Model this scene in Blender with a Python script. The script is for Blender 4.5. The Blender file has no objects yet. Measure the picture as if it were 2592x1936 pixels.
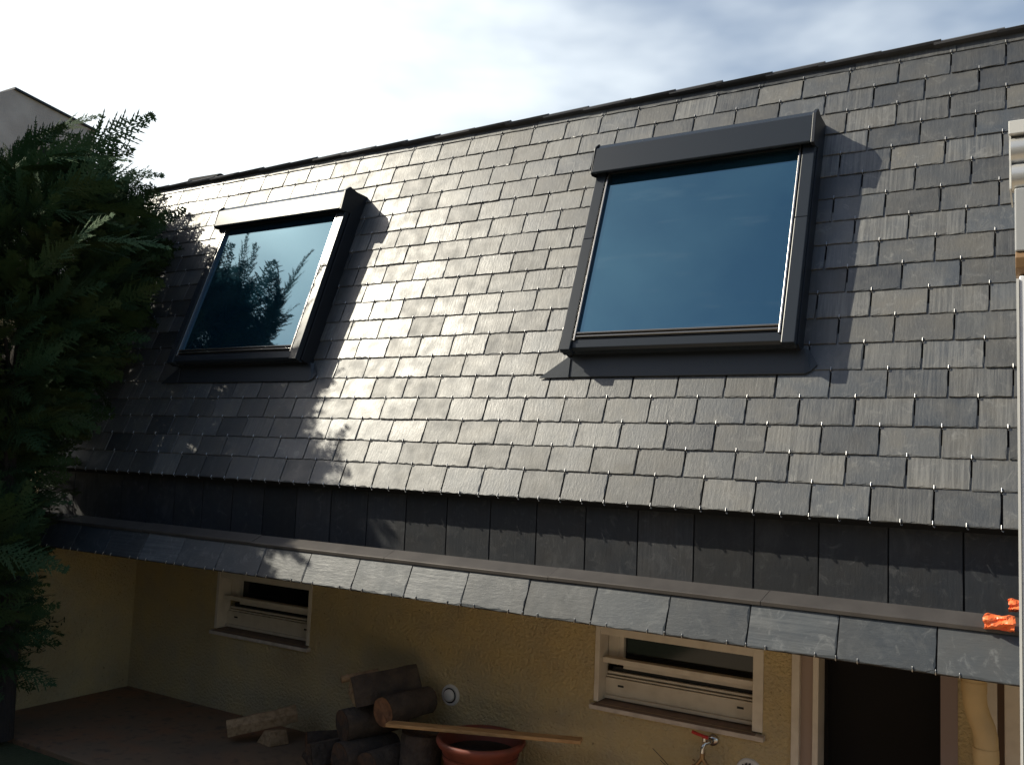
import bpy, math, random
import numpy as np
from mathutils import Vector, Matrix

rnd = random.Random(7)
sc = bpy.context.scene
COL = sc.collection

# ---------------------------------------------------------------- camera
YAW, PITCH, ROLL, FPX = 0.542153931, 0.0905345124, 0.0427473922, 2250.0
fwd = Vector((-math.sin(YAW)*math.cos(PITCH), math.cos(YAW)*math.cos(PITCH), math.sin(PITCH)))
r0 = Vector((math.cos(YAW), math.sin(YAW), 0)); u0 = r0.cross(fwd)
rt = math.cos(ROLL)*r0 + math.sin(ROLL)*u0
up = -math.sin(ROLL)*r0 + math.cos(ROLL)*u0
cd = bpy.data.cameras.new('camera'); cam = bpy.data.objects.new('camera', cd); COL.objects.link(cam)
cd.sensor_width = 36; cd.lens = 36*FPX/2592; cd.clip_end = 3000; cd.clip_start = .05
cam.matrix_world = Matrix(((rt.x, up.x, -fwd.x, 0), (rt.y, up.y, -fwd.y, 0), (rt.z, up.z, -fwd.z, 0), (0, 0, 0, 1)))
sc.camera = cam

# ---------------------------------------------------------------- world, sun, exposure
SUN = Vector((-1.42, -.623, 1.231)).normalized()      # towards the sun
EXPOSURE = 0.45
w = bpy.data.worlds.new("World"); sc.world = w; w.use_nodes = True
nt = w.node_tree; N = nt.nodes; Lk = nt.links
bg = N['Background']; bg.inputs[1].default_value = .10
sky = N.new('ShaderNodeTexSky'); sky.sky_type = 'NISHITA'; sky.sun_disc = False
sky.sun_elevation = math.asin(SUN.z); sky.sun_rotation = math.atan2(SUN.x, SUN.y) % (2*math.pi)
sky.air_density = 1.2; sky.dust_density = 2.0; sky.altitude = 100
tc = N.new('ShaderNodeTexCoord')
# a bank of bright thin cloud standing low in the west and north, clear blue overhead and behind
nz = N.new('ShaderNodeTexNoise'); nz.inputs['Scale'].default_value = 2.6; nz.inputs['Detail'].default_value = 4.5; nz.inputs['Roughness'].default_value = .55
mp = N.new('ShaderNodeMapping'); mp.inputs['Scale'].default_value = (1, 1, 2.4); mp.inputs['Location'].default_value = (3.1, .4, .2)
Lk.new(tc.outputs['Generated'], mp.inputs[0]); Lk.new(mp.outputs[0], nz.inputs['Vector'])
dt = N.new('ShaderNodeVectorMath'); dt.operation = 'DOT_PRODUCT'
Lk.new(tc.outputs['Generated'], dt.inputs[0]); dt.inputs[1].default_value = Vector((-.86, .46, .2)).normalized()
mr = N.new('ShaderNodeMapRange'); mr.inputs['From Min'].default_value = .05; mr.inputs['From Max'].default_value = .40
mr.inputs['To Min'].default_value = -.32; mr.inputs['To Max'].default_value = -.055
Lk.new(dt.outputs['Value'], mr.inputs[0])
ad = N.new('ShaderNodeMath'); ad.operation = 'ADD'; Lk.new(nz.outputs['Fac'], ad.inputs[0]); Lk.new(mr.outputs[0], ad.inputs[1])
mr2 = N.new('ShaderNodeMapRange'); mr2.interpolation_type = 'SMOOTHSTEP'; mr2.inputs['From Min'].default_value = .74; mr2.inputs['From Max'].default_value = .97
mr2.inputs['To Min'].default_value = 0; mr2.inputs['To Max'].default_value = .40; Lk.new(dt.outputs['Value'], mr2.inputs[0])
ad2 = N.new('ShaderNodeMath'); ad2.operation = 'ADD'; Lk.new(ad.outputs[0], ad2.inputs[0]); Lk.new(mr2.outputs[0], ad2.inputs[1])
cr = N.new('ShaderNodeMapRange'); cr.interpolation_type = 'SMOOTHSTEP'
cr.inputs['From Min'].default_value = .25; cr.inputs['From Max'].default_value = .86
Lk.new(ad2.outputs[0], cr.inputs[0])
mx = N.new('ShaderNodeMix'); mx.data_type = 'RGBA'
mx.inputs['B'].default_value = (8.3, 8.9, 9.2, 1)
Lk.new(cr.outputs[0], mx.inputs['Factor']); Lk.new(sky.outputs[0], mx.inputs['A']); Lk.new(mx.outputs['Result'], bg.inputs[0])
sd = bpy.data.lights.new('sun', 'SUN'); sd.energy = 4.2; sd.angle = math.radians(.53); sd.color = (1, .93, .77)
so = bpy.data.objects.new('sun', sd); COL.objects.link(so); so.rotation_euler = SUN.to_track_quat('Z', 'Y').to_euler()
sc.view_settings.view_transform = 'Standard'; sc.view_settings.look = 'None'
sc.view_settings.exposure = EXPOSURE; sc.view_settings.gamma = 1
sc.render.engine = 'CYCLES'

# ---------------------------------------------------------------- frame constants
Yb, Zb, AL = 3.61971, -.16094, math.radians(70.3455)
CA, SA = math.cos(AL), math.sin(AL)
P1, P0 = .124125, .137857
def RP(X, s, h=0.):                        # roof coordinates -> world
    return (X, Yb + s*CA - h*SA, Zb + s*SA + h*CA)
RM = Matrix(((1, 0, 0, 0), (0, CA, -SA, Yb), (0, SA, CA, Zb), (0, 0, 0, 1)))   # local (X, s, h) -> world
WY, GZ = 4.2, -1.684                        # wall plane, deck level
XL, XR = -6.05, 1.6

# ---------------------------------------------------------------- mesh helper
class MB:
    def __init__(s): s.v = []; s.f = []; s.uv = {}; s.tone = {}; s.smooth = set()
    def add(s, vs, fs, uvs=None, tone=None, smooth=False):
        b = len(s.v); s.v += [tuple(v) for v in vs]
        for i, f in enumerate(fs):
            k = len(s.f); s.f.append(tuple(b+j for j in f))
            if uvs: s.uv[k] = [uvs[j] for j in f]
            if tone is not None: s.tone[k] = tone
            if smooth: s.smooth.add(k)
    def box(s, x0, x1, y0, y1, z0, z1, T=None, tone=None):
        vs = [(x, y, z) for z in (z0, z1) for y in (y0, y1) for x in (x0, x1)]
        if T: vs = [T(*p) for p in vs]
        s.add(vs, [(0, 2, 3, 1), (4, 5, 7, 6), (0, 1, 5, 4), (2, 6, 7, 3), (0, 4, 6, 2), (1, 3, 7, 5)], tone=tone)
    def prof(s, prof, x0, x1, T=None, tone=None):   # closed profile (a,b) extruded along X
        n = len(prof); vs = [(x0, a, b) for a, b in prof] + [(x1, a, b) for a, b in prof]
        if T: vs = [T(*p) for p in vs]
        s.add(vs, [tuple(range(n)), tuple(range(2*n-1, n-1, -1))] + [(i, i+n, (i+1) % n+n, (i+1) % n) for i in range(n)], tone=tone)
    def tube(s, pts, rads, seg=10, smooth=True, cap=True, jit=0, tone=None):
        pts = [Vector(p) for p in pts]
        if not hasattr(rads, '__len__'): rads = [rads]*len(pts)
        vs = []; n = len(pts); ref = None
        for i, p in enumerate(pts):
            d = (pts[min(i+1, n-1)]-pts[max(i-1, 0)]).normalized()
            if ref is None: ref = d.orthogonal().normalized()
            a = (ref - d*ref.dot(d)).normalized(); ref = a; b = d.cross(a)
            for k in range(seg):
                t = 2*math.pi*k/seg; rr = rads[i]*(1+jit*(rnd.random()-.5))
                vs.append(tuple(p + (a*math.cos(t)+b*math.sin(t))*rr))
        fs = [(i*seg+k, i*seg+(k+1) % seg, (i+1)*seg+(k+1) % seg, (i+1)*seg+k) for i in range(n-1) for k in range(seg)]
        s.add(vs, fs, smooth=smooth, tone=tone)
        if cap:
            s.add(vs[:seg], [tuple(range(seg-1, -1, -1))], tone=tone); s.add(vs[-seg:], [tuple(range(seg))], tone=tone)
    def lathe(s, prof, c, seg=32, ax='z', smooth=True):     # profile (r, h)
        vs = []
        for r, h in prof:
            for k in range(seg):
                t = 2*math.pi*k/seg
                if ax == 'z': vs.append((c[0]+r*math.cos(t), c[1]+r*math.sin(t), c[2]+h))
                elif ax == 'y': vs.append((c[0]+r*math.cos(t), c[1]-h, c[2]+r*math.sin(t)))
                else: vs.append((c[0]+h, c[1]+r*math.cos(t), c[2]+r*math.sin(t)))
        n = len(prof)
        s.add(vs, [(i*seg+k, i*seg+(k+1) % seg, (i+1)*seg+(k+1) % seg, (i+1)*seg+k) for i in range(n-1) for k in range(seg)], smooth=smooth)
    def build(s, name, mat, parent=None, bevel=0, recalc=True, **props):
        me = bpy.data.meshes.new(name); me.from_pydata(s.v, [], s.f)
        if s.uv:
            l = me.uv_layers.new(name='UVMap')
            for p in me.polygons:
                u = s.uv.get(p.index)
                if u:
                    for j, li in enumerate(p.loop_indices): l.data[li].uv = u[j]
        if s.tone:
            a = me.attributes.new('tone', 'FLOAT', 'FACE')
            a.data.foreach_set('value', [s.tone.get(i, .5) for i in range(len(s.f))])
        if s.smooth:
            me.polygons.foreach_set('use_smooth', [i in s.smooth for i in range(len(s.f))])
        if recalc:
            import bmesh
            bm = bmesh.new(); bm.from_mesh(me); bmesh.ops.recalc_face_normals(bm, faces=bm.faces); bm.to_mesh(me); bm.free()
        me.materials.append(mat)
        o = bpy.data.objects.new(name, me); COL.objects.link(o); o.parent = parent
        if bevel:
            m = o.modifiers.new('bevel', 'BEVEL'); m.width = bevel; m.segments = 2; m.limit_method = 'ANGLE'; m.angle_limit = math.radians(40)
        for k, v in props.items(): o[k] = v
        return o

def thing(name, label, cat, loc=(0, 0, 0), group=None):
    o = bpy.data.objects.new(name, None); COL.objects.link(o); o.location = loc; o.empty_display_size = .1
    o['label'] = label; o['category'] = cat
    if group: o['group'] = group
    return o

# ---------------------------------------------------------------- materials
def mat(name, col, rough=.6, metal=0, spec=None, ior=None, noise=None, bump=None, tonemul=None, coat=0, sheen=0):
    """noise=(scale, detail, (r,g,b), lo, hi, stretch)  second colour mixed by noise;  bump=(scale, strength, dist)"""
    m = bpy.data.materials.new(name); m.use_nodes = True; t = m.node_tree; n = t.nodes; L = t.links
    b = n['Principled BSDF']; b.inputs['Base Color'].default_value = (*col, 1); b.inputs['Roughness'].default_value = rough
    b.inputs['Metallic'].default_value = metal
    if spec is not None: b.inputs['Specular IOR Level'].default_value = spec
    if ior: b.inputs['IOR'].default_value = ior
    if coat: b.inputs['Coat Weight'].default_value = coat
    co = n.new('ShaderNodeTexCoord'); cur = None
    if noise:
        for q in (noise if isinstance(noise, list) else [noise]):
            sca, det, c2, lo, hi = q[:5]; st = q[5] if len(q) > 5 else (1, 1, 1)
            mpn = n.new('ShaderNodeMapping'); mpn.inputs['Scale'].default_value = st
            L.new(co.outputs['Object'], mpn.inputs[0])
            z = n.new('ShaderNodeTexNoise'); z.inputs['Scale'].default_value = sca; z.inputs['Detail'].default_value = det
            L.new(mpn.outputs[0], z.inputs['Vector'])
            r = n.new('ShaderNodeMapRange'); r.inputs['From Min'].default_value = lo; r.inputs['From Max'].default_value = hi
            L.new(z.outputs['Fac'], r.inputs[0])
            x = n.new('ShaderNodeMix'); x.data_type = 'RGBA'; L.new(r.outputs[0], x.inputs['Factor'])
            if cur: L.new(cur, x.inputs['A'])
            else: x.inputs['A'].default_value = (*col, 1)
            x.inputs['B'].default_value = (*c2, 1); cur = x.outputs['Result']
    if tonemul:
        at = n.new('ShaderNodeAttribute'); at.attribute_name = 'tone'
        r = n.new('ShaderNodeMapRange'); r.inputs['To Min'].default_value = tonemul[0]; r.inputs['To Max'].default_value = tonemul[1]
        L.new(at.outputs['Fac'], r.inputs[0])
        x = n.new('ShaderNodeVectorMath'); x.operation = 'SCALE'
        if cur: L.new(cur, x.inputs[0])
        else: x.inputs[0].default_value = col
        L.new(r.outputs[0], x.inputs['Scale']); cur = x.outputs[0]
    if cur: L.new(cur, b.inputs['Base Color'])
    if bump:
        z = n.new('ShaderNodeTexNoise'); z.inputs['Scale'].default_value = bump[0]; z.inputs['Detail'].default_value = 6
        if len(bump) > 3:
            mpn = n.new('ShaderNodeMapping'); mpn.inputs['Scale'].default_value = bump[3]; L.new(co.outputs['Object'], mpn.inputs[0]); L.new(mpn.outputs[0], z.inputs['Vector'])
        else: L.new(co.outputs['Object'], z.inputs['Vector'])
        bp = n.new('ShaderNodeBump'); bp.inputs['Strength'].default_value = bump[1]; bp.inputs['Distance'].default_value = bump[2]
        L.new(z.outputs['Fac'], bp.inputs['Height']); L.new(bp.outputs[0], b.inputs['Normal'])
    return m

def slate_mat(name, base, warm, dust, rough=.52, streak=1., spec=.5, dusty=.5):
    m = bpy.data.materials.new(name); m.use_nodes = True; t = m.node_tree; n = t.nodes; L = t.links
    b = n['Principled BSDF']; b.inputs['Specular IOR Level'].default_value = spec
    uv = n.new('ShaderNodeUVMap'); at = n.new('ShaderNodeAttribute'); at.attribute_name = 'tone'
    def noise(scale, det, st=(1, 1, 1), rgh=.55, dist=0):
        mp_ = n.new('ShaderNodeMapping'); mp_.inputs['Scale'].default_value = st; L.new(uv.outputs[0], mp_.inputs[0])
        z = n.new('ShaderNodeTexNoise'); z.inputs['Scale'].default_value = scale; z.inputs['Detail'].default_value = det
        z.inputs['Roughness'].default_value = rgh; z.inputs['Distortion'].default_value = dist
        L.new(mp_.outputs[0], z.inputs['Vector']); return z.outputs['Fac']
    def rng(x, a, b_, c, d, smooth=False):
        r = n.new('ShaderNodeMapRange')
        if smooth: r.interpolation_type = 'SMOOTHSTEP'
        for k, v in zip(('From Min', 'From Max', 'To Min', 'To Max'), (a, b_, c, d)): r.inputs[k].default_value = v
        L.new(x, r.inputs[0]); return r.outputs[0]
    def math_(op, x, y):
        q = n.new('ShaderNodeMath'); q.operation = op
        for i, v in enumerate((x, y)):
            if isinstance(v, (int, float)): q.inputs[i].default_value = v
            else: L.new(v, q.inputs[i])
        return q.outputs[0]
    def mix(f, a, b_):
        x = n.new('ShaderNodeMix'); x.data_type = 'RGBA'
        if isinstance(f, float): x.inputs['Factor'].default_value = f
        else: L.new(f, x.inputs['Factor'])
        for k, v in (('A', a), ('B', b_)):
            if isinstance(v, tuple): x.inputs[k].default_value = (*v, 1)
            else: L.new(v, x.inputs[k])
        return x.outputs['Result']
    # warm / cool by slate and by blotch
    frac = math_('FRACT', math_('MULTIPLY', at.outputs['Fac'], 7.31), 0)
    blot = rng(noise(7, 4), .4, .68, 0, 1, True)
    c = mix(math_('MULTIPLY', math_('ADD', frac, blot), .5), base, warm)
    # grain streaks running down the slate; only some slates show them strongly
    st = rng(noise(30, 5, (3.2, .10, 1), .6, .4), .42, .66, 0, 1)
    on = rng(math_('FRACT', math_('MULTIPLY', at.outputs['Fac'], 13.7), 0), .5, 1, .06, .62)
    c = mix(math_('MULTIPLY', math_('MULTIPLY', st, on), streak), c, dust)
    # pale scuffs
    sc_ = math_('MAXIMUM', rng(noise(15, 9, (1, 1, 1), .75, 1.2), .52, .72, 0, dusty, True), rng(noise(4.5, 9, (1.3, .8, 1), .72, .5), .54, .70, 0, dusty*.55, True))
    c = mix(sc_, c, dust)
    v = n.new('ShaderNodeVectorMath'); v.operation = 'SCALE'; L.new(c, v.inputs[0]); L.new(rng(at.outputs['Fac'], 0, 1, .62, 1.38), v.inputs['Scale'])
    L.new(v.outputs[0], b.inputs['Base Color'])
    ro = math_('ADD', rng(noise(11, 6), .3, .7, rough-.07, rough+.09), rng(frac, 0, 1, -.06, .07))
    L.new(ro, b.inputs['Roughness'])
    h = math_('ADD', math_('MULTIPLY', noise(9, 5, (1.6, .5, 1)), .22), math_('MULTIPLY', noise(55, 7, (1.6, .45, 1), .65), .42))
    h = math_('ADD', h, math_('MULTIPLY', math_('MULTIPLY', st, on), .12))
    bp = n.new('ShaderNodeBump'); bp.inputs['Strength'].default_value = .55; bp.inputs['Distance'].default_value = .004
    L.new(h, bp.inputs['Height']); L.new(bp.outputs[0], b.inputs['Normal'])
    return m

M_slate = slate_mat('roof slate', (.042, .048, .054), (.076, .071, .060), (.175, .172, .16), rough=.46, spec=.80, dusty=.6)
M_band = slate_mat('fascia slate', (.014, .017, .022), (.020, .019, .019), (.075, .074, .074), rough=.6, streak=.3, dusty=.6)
M_low = slate_mat('eave slate', (.034, .042, .050), (.045, .048, .050), (.15, .155, .155), rough=.5, streak=.6, dusty=.65)
M_under = mat('dark underlay', (.008, .008, .009), .95)
M_zinc = mat('brown zinc', (.070, .062, .056), .42, .45, noise=(9, 3, (.09, .08, .072), .4, .7), bump=(6, .1, .01))
M_dark = mat('anthracite aluminium', (.022, .027, .034), .26, 0, spec=.28, bump=(120, .04, .001))
M_side = mat('anthracite side', (.012, .014, .018), .42, .1)
M_rail = mat('brushed rail', (.30, .29, .28), .25, .9)
M_rubber = mat('black seal', (.008, .008, .009), .6)
M_glass = mat('solar glass', (.004, .018, .028), .03, 0, ior=2.5, spec=.5, bump=(1.2, .02, .01), noise=[(2.2, 7, (.012, .034, .045), .45, .7), (5, 8, (.03, .05, .06), .60, .80, (.5, 3, 3))])  # noise paints dusty haze and reflection streaks into the base colour
M_glass.node_tree.nodes['Principled BSDF'].inputs['Specular Tint'].default_value = (.36, .73, 1, 1)
M_hook = mat('stainless hook', (.40, .40, .40), .36, 1)
M_wall = mat('roughcast render', (.56, .44, .225), .95, noise=[(5, 5, (.48, .395, .24), .35, .65), (1.3, 6, (.40, .31, .17), .52, .75), (42, 4, (.20, .15, .07), .66, .78)], bump=(60, 1, .022))
M_white = mat('cream painted frame', (.64, .585, .50), .45, noise=(14, 4, (.54, .485, .41), .45, .75))
M_sill = mat('sill stone', (.56, .50, .44), .8, noise=(20, 4, (.42, .37, .32), .4, .7))
M_sillt = mat('sill top', (.26, .19, .155), .75, noise=(30, 5, (.2, .15, .12), .4, .7))
M_black = mat('dark interior', (.003, .003, .004), .9)  # darkness of unlit interiors put into the colour
M_pane = mat('dark window pane', (.008, .010, .011), .08)
M_pipe = mat('cream downpipe', (.58, .43, .22), .5, noise=(8, 4, (.48, .36, .2), .4, .7))
M_vent = mat('white vent', (.62, .62, .6), .5)
M_red = mat('red plastic', (.45, .02, .015), .35)
M_brass = mat('brass', (.32, .22, .12), .4, .9)
M_chrome = mat('chrome', (.6, .6, .6), .2, 1)
M_terra = mat('terracotta plastic', (.16, .045, .028), .6, noise=(10, 4, (.22, .05, .03), .4, .7))
M_soil = mat('potting soil', (.02, .014, .010), 1, bump=(60, .8, .01))
M_plank = mat('pale pine', (.50, .30, .13), .6, noise=(6, 5, (.38, .21, .08), .4, .65, (1, 12, 12)))
M_bark = mat('bark', (.055, .042, .034), .95, noise=(14, 6, (.10, .075, .055), .4, .7), bump=(40, 1, .02))
M_cut = mat('cut wood', (.25, .115, .05), .8, noise=(26, 6, (.13, .06, .03), .4, .65), bump=(60, .5, .005))
M_dcut = mat('weathered cut', (.10, .055, .03), .9, noise=(22, 6, (.05, .035, .025), .42, .6), bump=(60, .6, .006))
M_split = mat('split wood', (.36, .24, .13), .8, noise=(10, 6, (.22, .14, .07), .4, .65, (4, 4, 4)), bump=(40, .6, .006))
M_deck = mat('terracotta terrace', (.21, .135, .080), .7, noise=[(3, 5, (.27, .13, .065), .45, .65), (1.2, 3, (.14, .105, .072), .5, .7), (18, 5, (.10, .07, .05), .55, .75)], bump=(30, .3, .004))
M_grass = mat('lawn', (.035, .055, .018), .9, noise=(3, 5, (.06, .07, .025), .4, .65), bump=(50, 1, .03))
M_orange = mat('orange plastic', (.90, .19, .06), .4)
M_pvc = mat('pale pvc', (.82, .83, .86), .45, noise=(60, 3, (.74, .75, .78), .4, .7))
M_pvc2 = mat('ribbed metal', (.66, .66, .64), .3, .5, noise=(5, 2, (.42, .40, .36), .4, .7))
M_gable = mat('grey roughcast', (.52, .42, .37), .95, noise=(2, 6, (.62, .51, .45), .4, .65), bump=(30, .6, .02))
M_shade = mat('grey stucco', (.16, .16, .16), .95, noise=(2, 6, (.2, .19, .18), .4, .65))
M_cream = mat('cream stucco', (.52, .42, .27), .95, noise=(1.5, 6, (.43, .33, .2), .4, .65), bump=(40, .6, .02))
M_tile = mat('roof tile', (.16, .06, .04), .9, bump=(10, .6, .03))
M_leaf = mat('conifer foliage', (.036, .070, .028), .8, spec=.15, tonemul=(.55, 1.5), noise=(3, 3, (.055, .075, .028), .45, .7))
M_trunk = mat('tree bark', (.035, .028, .024), .95, bump=(25, 1, .03, (3, 3, .5)))
M_brail = mat('bottom rail', (.22, .21, .20), .2, .8)
M_flash = mat('lead apron', (.034, .040, .048), .45, .3, bump=(12, .12, .008))

# ---------------------------------------------------------------- ground
g = MB(); g.box(-600, 600, -600, 600, GZ-.6, GZ-.03); g.build('lawn', M_grass, kind='structure')
g = MB(); g.box(-2.9, 5, -3.2, 3.075, GZ-.3, GZ-.004); g.build('bounce_paving', mat('pale bounce sandstone', (.42, .34, .24), .8, noise=(3, 5, (.34, .27, .19), .4, .65)), kind='structure')  # unseen pale paving, added to bounce sunlight up onto the wall
g = MB(); g.box(-5.60, 6, 3.08, WY, GZ-.3, GZ); g.build('terrace', M_deck, bevel=.006, kind='structure')

# ---------------------------------------------------------------- house
house = thing('house', 'low house with a steep dark slate roof, two roof windows and yellow roughcast wall', 'house', (-2, WY, GZ))
HI = Matrix.Translation((-2, WY, GZ)).inverted()
class HB(MB):                                  # parts of the house: built in world, stored relative to its base
    def build(s, name, m, parent=None, **k):
        off = Vector((-2, WY, GZ)) if parent is None else PO.get(parent.name, Vector((-2, WY, GZ)))
        s.v = [tuple(Vector(p)-off) for p in s.v]
        o = MB.build(s, name, m, parent or house, **k); PO[o.name] = off
        return o
PO = {}

PHASE = [.085, .207, .104, .005, .12, .023, .135, .037, .152, .054, .167, .067, .182, .078, .194, .09, .204, .088]
def slate(mb, x0, x1, s0, s1, T, ht, hh, th=.006, chip=1., r=rnd, turn=False):
    """one dressed slate: outline with ragged bevelled tail and right edge"""
    tone = r.random(); sk = (r.random()-.5)*.0022; dh = (r.random()-.5)*.0016; ou = r.random()*50; ov = r.random()*50
    nb = 11; ring = []; inset = []
    drop = (r.random()-.5)*.0028
    for i in range(nb+1):                      # tail, left to right
        x = x0+(x1-x0)*i/nb; e = (r.random()-.5)*.0022*chip
        if 0 < i < nb: xx = x
        else: xx = x + (.003*r.random() if i == 0 else -.003*r.random())
        ring.append((xx, s0+drop+sk*(i/nb-.5)+e)); inset.append((min(max(xx, x0+.002), x1-.003), s0+drop+sk*(i/nb-.5)+e+(.001+.009*r.random()**2.5)*chip))
    nr = 6
    for i in range(1, nr+1):
        y = s0+(s1-s0)*i/nr; e = (r.random()-.5)*.0014*chip
        ring.append((x1+e, y)); inset.append((x1+e-(.0006+.007*r.random()**3)*chip, y))
    ring.append((x0, s1)); inset.append((x0+.0006, s1))
    n = len(ring); L = s1-s0
    roll = (r.random()-.5)*.010; pt = (r.random()-.5)*.0016; xm = (x0+x1)/2
    def hz(y, x=None): return ht+dh+(hh-ht+pt)*(y-s0)/L+roll*((x if x is not None else xm)-xm)
    vs = [T(x, y, hz(y, x)) for x, y in inset] + [T(x, y, hz(y, x)-.0022) for x, y in ring] + [T(x, y, hz(y, x)-th) for x, y in ring]
    uv = [(x+ou, y+ov) for x, y in inset]+[(x+ou, y+ov) for x, y in ring]*2
    fs = [tuple(range(n))]+[(i+n, (i+1) % n+n, (i+1) % n, i) for i in range(n)]+[(i+2*n, (i+1) % n+2*n, (i+1) % n+n, i+n) for i in range(n)]
    if turn: uv = [(b, a) for a, b in uv]
    mb.add(vs, fs, uvs=uv, tone=tone)

WINS = [(-4.83, -3.70), (-1.985, -.885)]       # roof windows' X extents, s .70 .. 1.89
def srow(k): return 0. if k == 0 else P0+P1*(k-1)
mb = HB(); hooks = []
for k in range(18):
    s0, s1 = srow(k), srow(k+1)
    n0 = math.floor((XL-PHASE[k])/.22)
    x = PHASE[k]+n0*.22
    while x < XR:
        xa, xb = max(x+.0030, XL), min(x+.22-.0030, XR)
        jx = x
        x += .22
        if xb-xa < .02: continue
        cut = False
        for a, b in WINS:
            if s0 > .60 and s1+.05 < 1.93:
                if xa > a-.0 and xb < b+.0: cut = True
                if xa < a+.02 and xb > a-.03 and not cut: xb = min(xb, a+.03)
                if xb > b-.02 and xa < b+.03 and xa > a and not cut: xa = max(xa, b-.03)
            elif s0 > .60 and s0 < 1.85 and xa > a and xb < b: cut = True
        if cut or xb-xa < .015: continue
        slate(mb, xa, xb, s0, s1+.05, RP, .0158+(.0016 if rnd.random()<.14 else 0), .0072, th=.0064)
    # hooks hang on the joints of the row above's lower line
    if k < 18:
        xx = PHASE[k]+n0*.22
        while xx < XR:
            if xx > XL+.05:
                hid = any(a-.01 < xx < b+.01 and .58 < s1 < 1.90 for a, b in WINS)
                if not hid: hooks.append((xx, s1, 0))
            xx += .22
# bottom edge hooks: joints and slate centres
xx = PHASE[0]+math.floor((XL-PHASE[0])/.22)*.22
while xx < XR:
    if xx > XL+.05:
        hooks.append((xx, 0, 1)); hooks.append((xx+.11, 0, 0))
    xx += .22
# last narrow strip below the ridge
xx = XL
while xx < XR:
    slate(mb, xx+.001, min(xx+.44, XR)-.001, srow(18), srow(18)+.060, RP, .0152, .0105); xx += .44
roof = mb.build('slate_roof', M_slate)
# backing body of the mansard: thick, closed
mb = HB(); mb.prof([(.004, -.001), (2.302, -.001), (2.302, -.16), (.004, -.16)], XL+.004, XR, T=lambda x, a, b: RP(x, a, b))
mb.build('roof_boarding', M_under)

# hooks
def hook_mesh():
    h = MB(); R_ = .0016
    h.tube([(0, .004, .0170), (0, -.0035, .0173), (.0, -.0035, .009)], .0015, 6)
    h.tube([(0, .0125, .0172), (0, -.0025, .0182)], [.0021, .0021], 8)
    h.tube([(0, -.004, .010), (.003, -.010, .0115), (.006, -.011, .0115), (.007, -.006, .0105)], .0009, 5)
    return h
hm = hook_mesh()
hooks.sort(key=lambda q: Vector(RP(q[0], q[1])).length)
near = [q for q in hooks if q[0] < -.02][:100]
ns = set(near)
me0 = None
for q in near:
    if me0 is None:
        o = hm.build('slate_hook', M_hook, roof); me0 = o.data
    else:
        o = bpy.data.objects.new('slate_hook', me0); COL.objects.link(o); o.parent = roof
    o.matrix_local = Matrix.Translation(-PO[roof.name]) @ RM @ Matrix.Translation((q[0], q[1], 0))
far = HB()
for q in hooks:
    if q in ns: continue
    far.add([RP(v[0]+q[0], v[1]+q[1], v[2]) for v in hm.v], hm.f, smooth=True)
far.build('slate_hooks', M_hook, roof, kind='stuff')

# ridge slates projecting from the back slope, stepped where they lap
mb = HB(); xx = XL-.05; i = 0
while xx < XR:
    L_ = .258; t = (rnd.random()-.5)*.004
    def TR(x, y, z, xx=xx, t=t): return (x, y, z + .0065*(x-xx)/L_ + t)
    c = RP(0, 2.299, .048)
    a = [(c[1]+(rnd.random()-.5)*.006, c[2]-.004), (c[1]+.02, c[2]+.008), (c[1]+.36, c[2]-.10), (c[1]+.34, c[2]-.115), (c[1]+.004, c[2]-.014)]
    mb.prof(a, xx, xx+L_+.03, T=TR, tone=rnd.random()); xx += L_
mb.build('ridge_slates', slate_mat('ridge slate', (.045, .048, .056), (.06, .056, .055), (.12, .12, .12), rough=.6), )
mb = HB(); mb.prof([RP(0, 2.285, .0)[1:], (4.9, 1.90), (9.5, 1.2), (9.5, GZ), (4.4, GZ), (4.4, -.2), (3.9, -.2)], XL+.01, XR)
mb.build('back_roof', M_under)
# short roll standing on the ridge
mb = HB(); mb.tube([(-5.86, 4.62, 2.118), (-5.52, 4.62, 2.112)], .050, 20)
rp = mb.build('ridge_roll', M_under)
mb = HB(); mb.lathe([(.0, .0), (.036, .0), (.036, .02), (0, .02)], (-5.877, 4.62, 2.118), 20, 'x'); mb.build('end_cap', M_zinc, rp)

# dark vertical slate band
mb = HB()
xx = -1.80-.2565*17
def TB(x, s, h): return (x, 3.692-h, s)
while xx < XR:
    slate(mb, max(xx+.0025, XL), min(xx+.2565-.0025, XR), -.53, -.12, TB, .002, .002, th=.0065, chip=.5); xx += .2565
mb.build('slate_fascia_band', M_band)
mb = HB(); mb.box(XL+.003, XR, 3.6975, 4.3, -.56, -.17); mb.build('fascia_backing', M_under)
mb = HB(); mb.prof([RP(0, .012, .0045)[1:], RP(0, .012, -.03)[1:], (3.700, -.165), (3.690, -.172)], XL+.01, XR); mb.build('drip_board', M_under)

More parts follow.
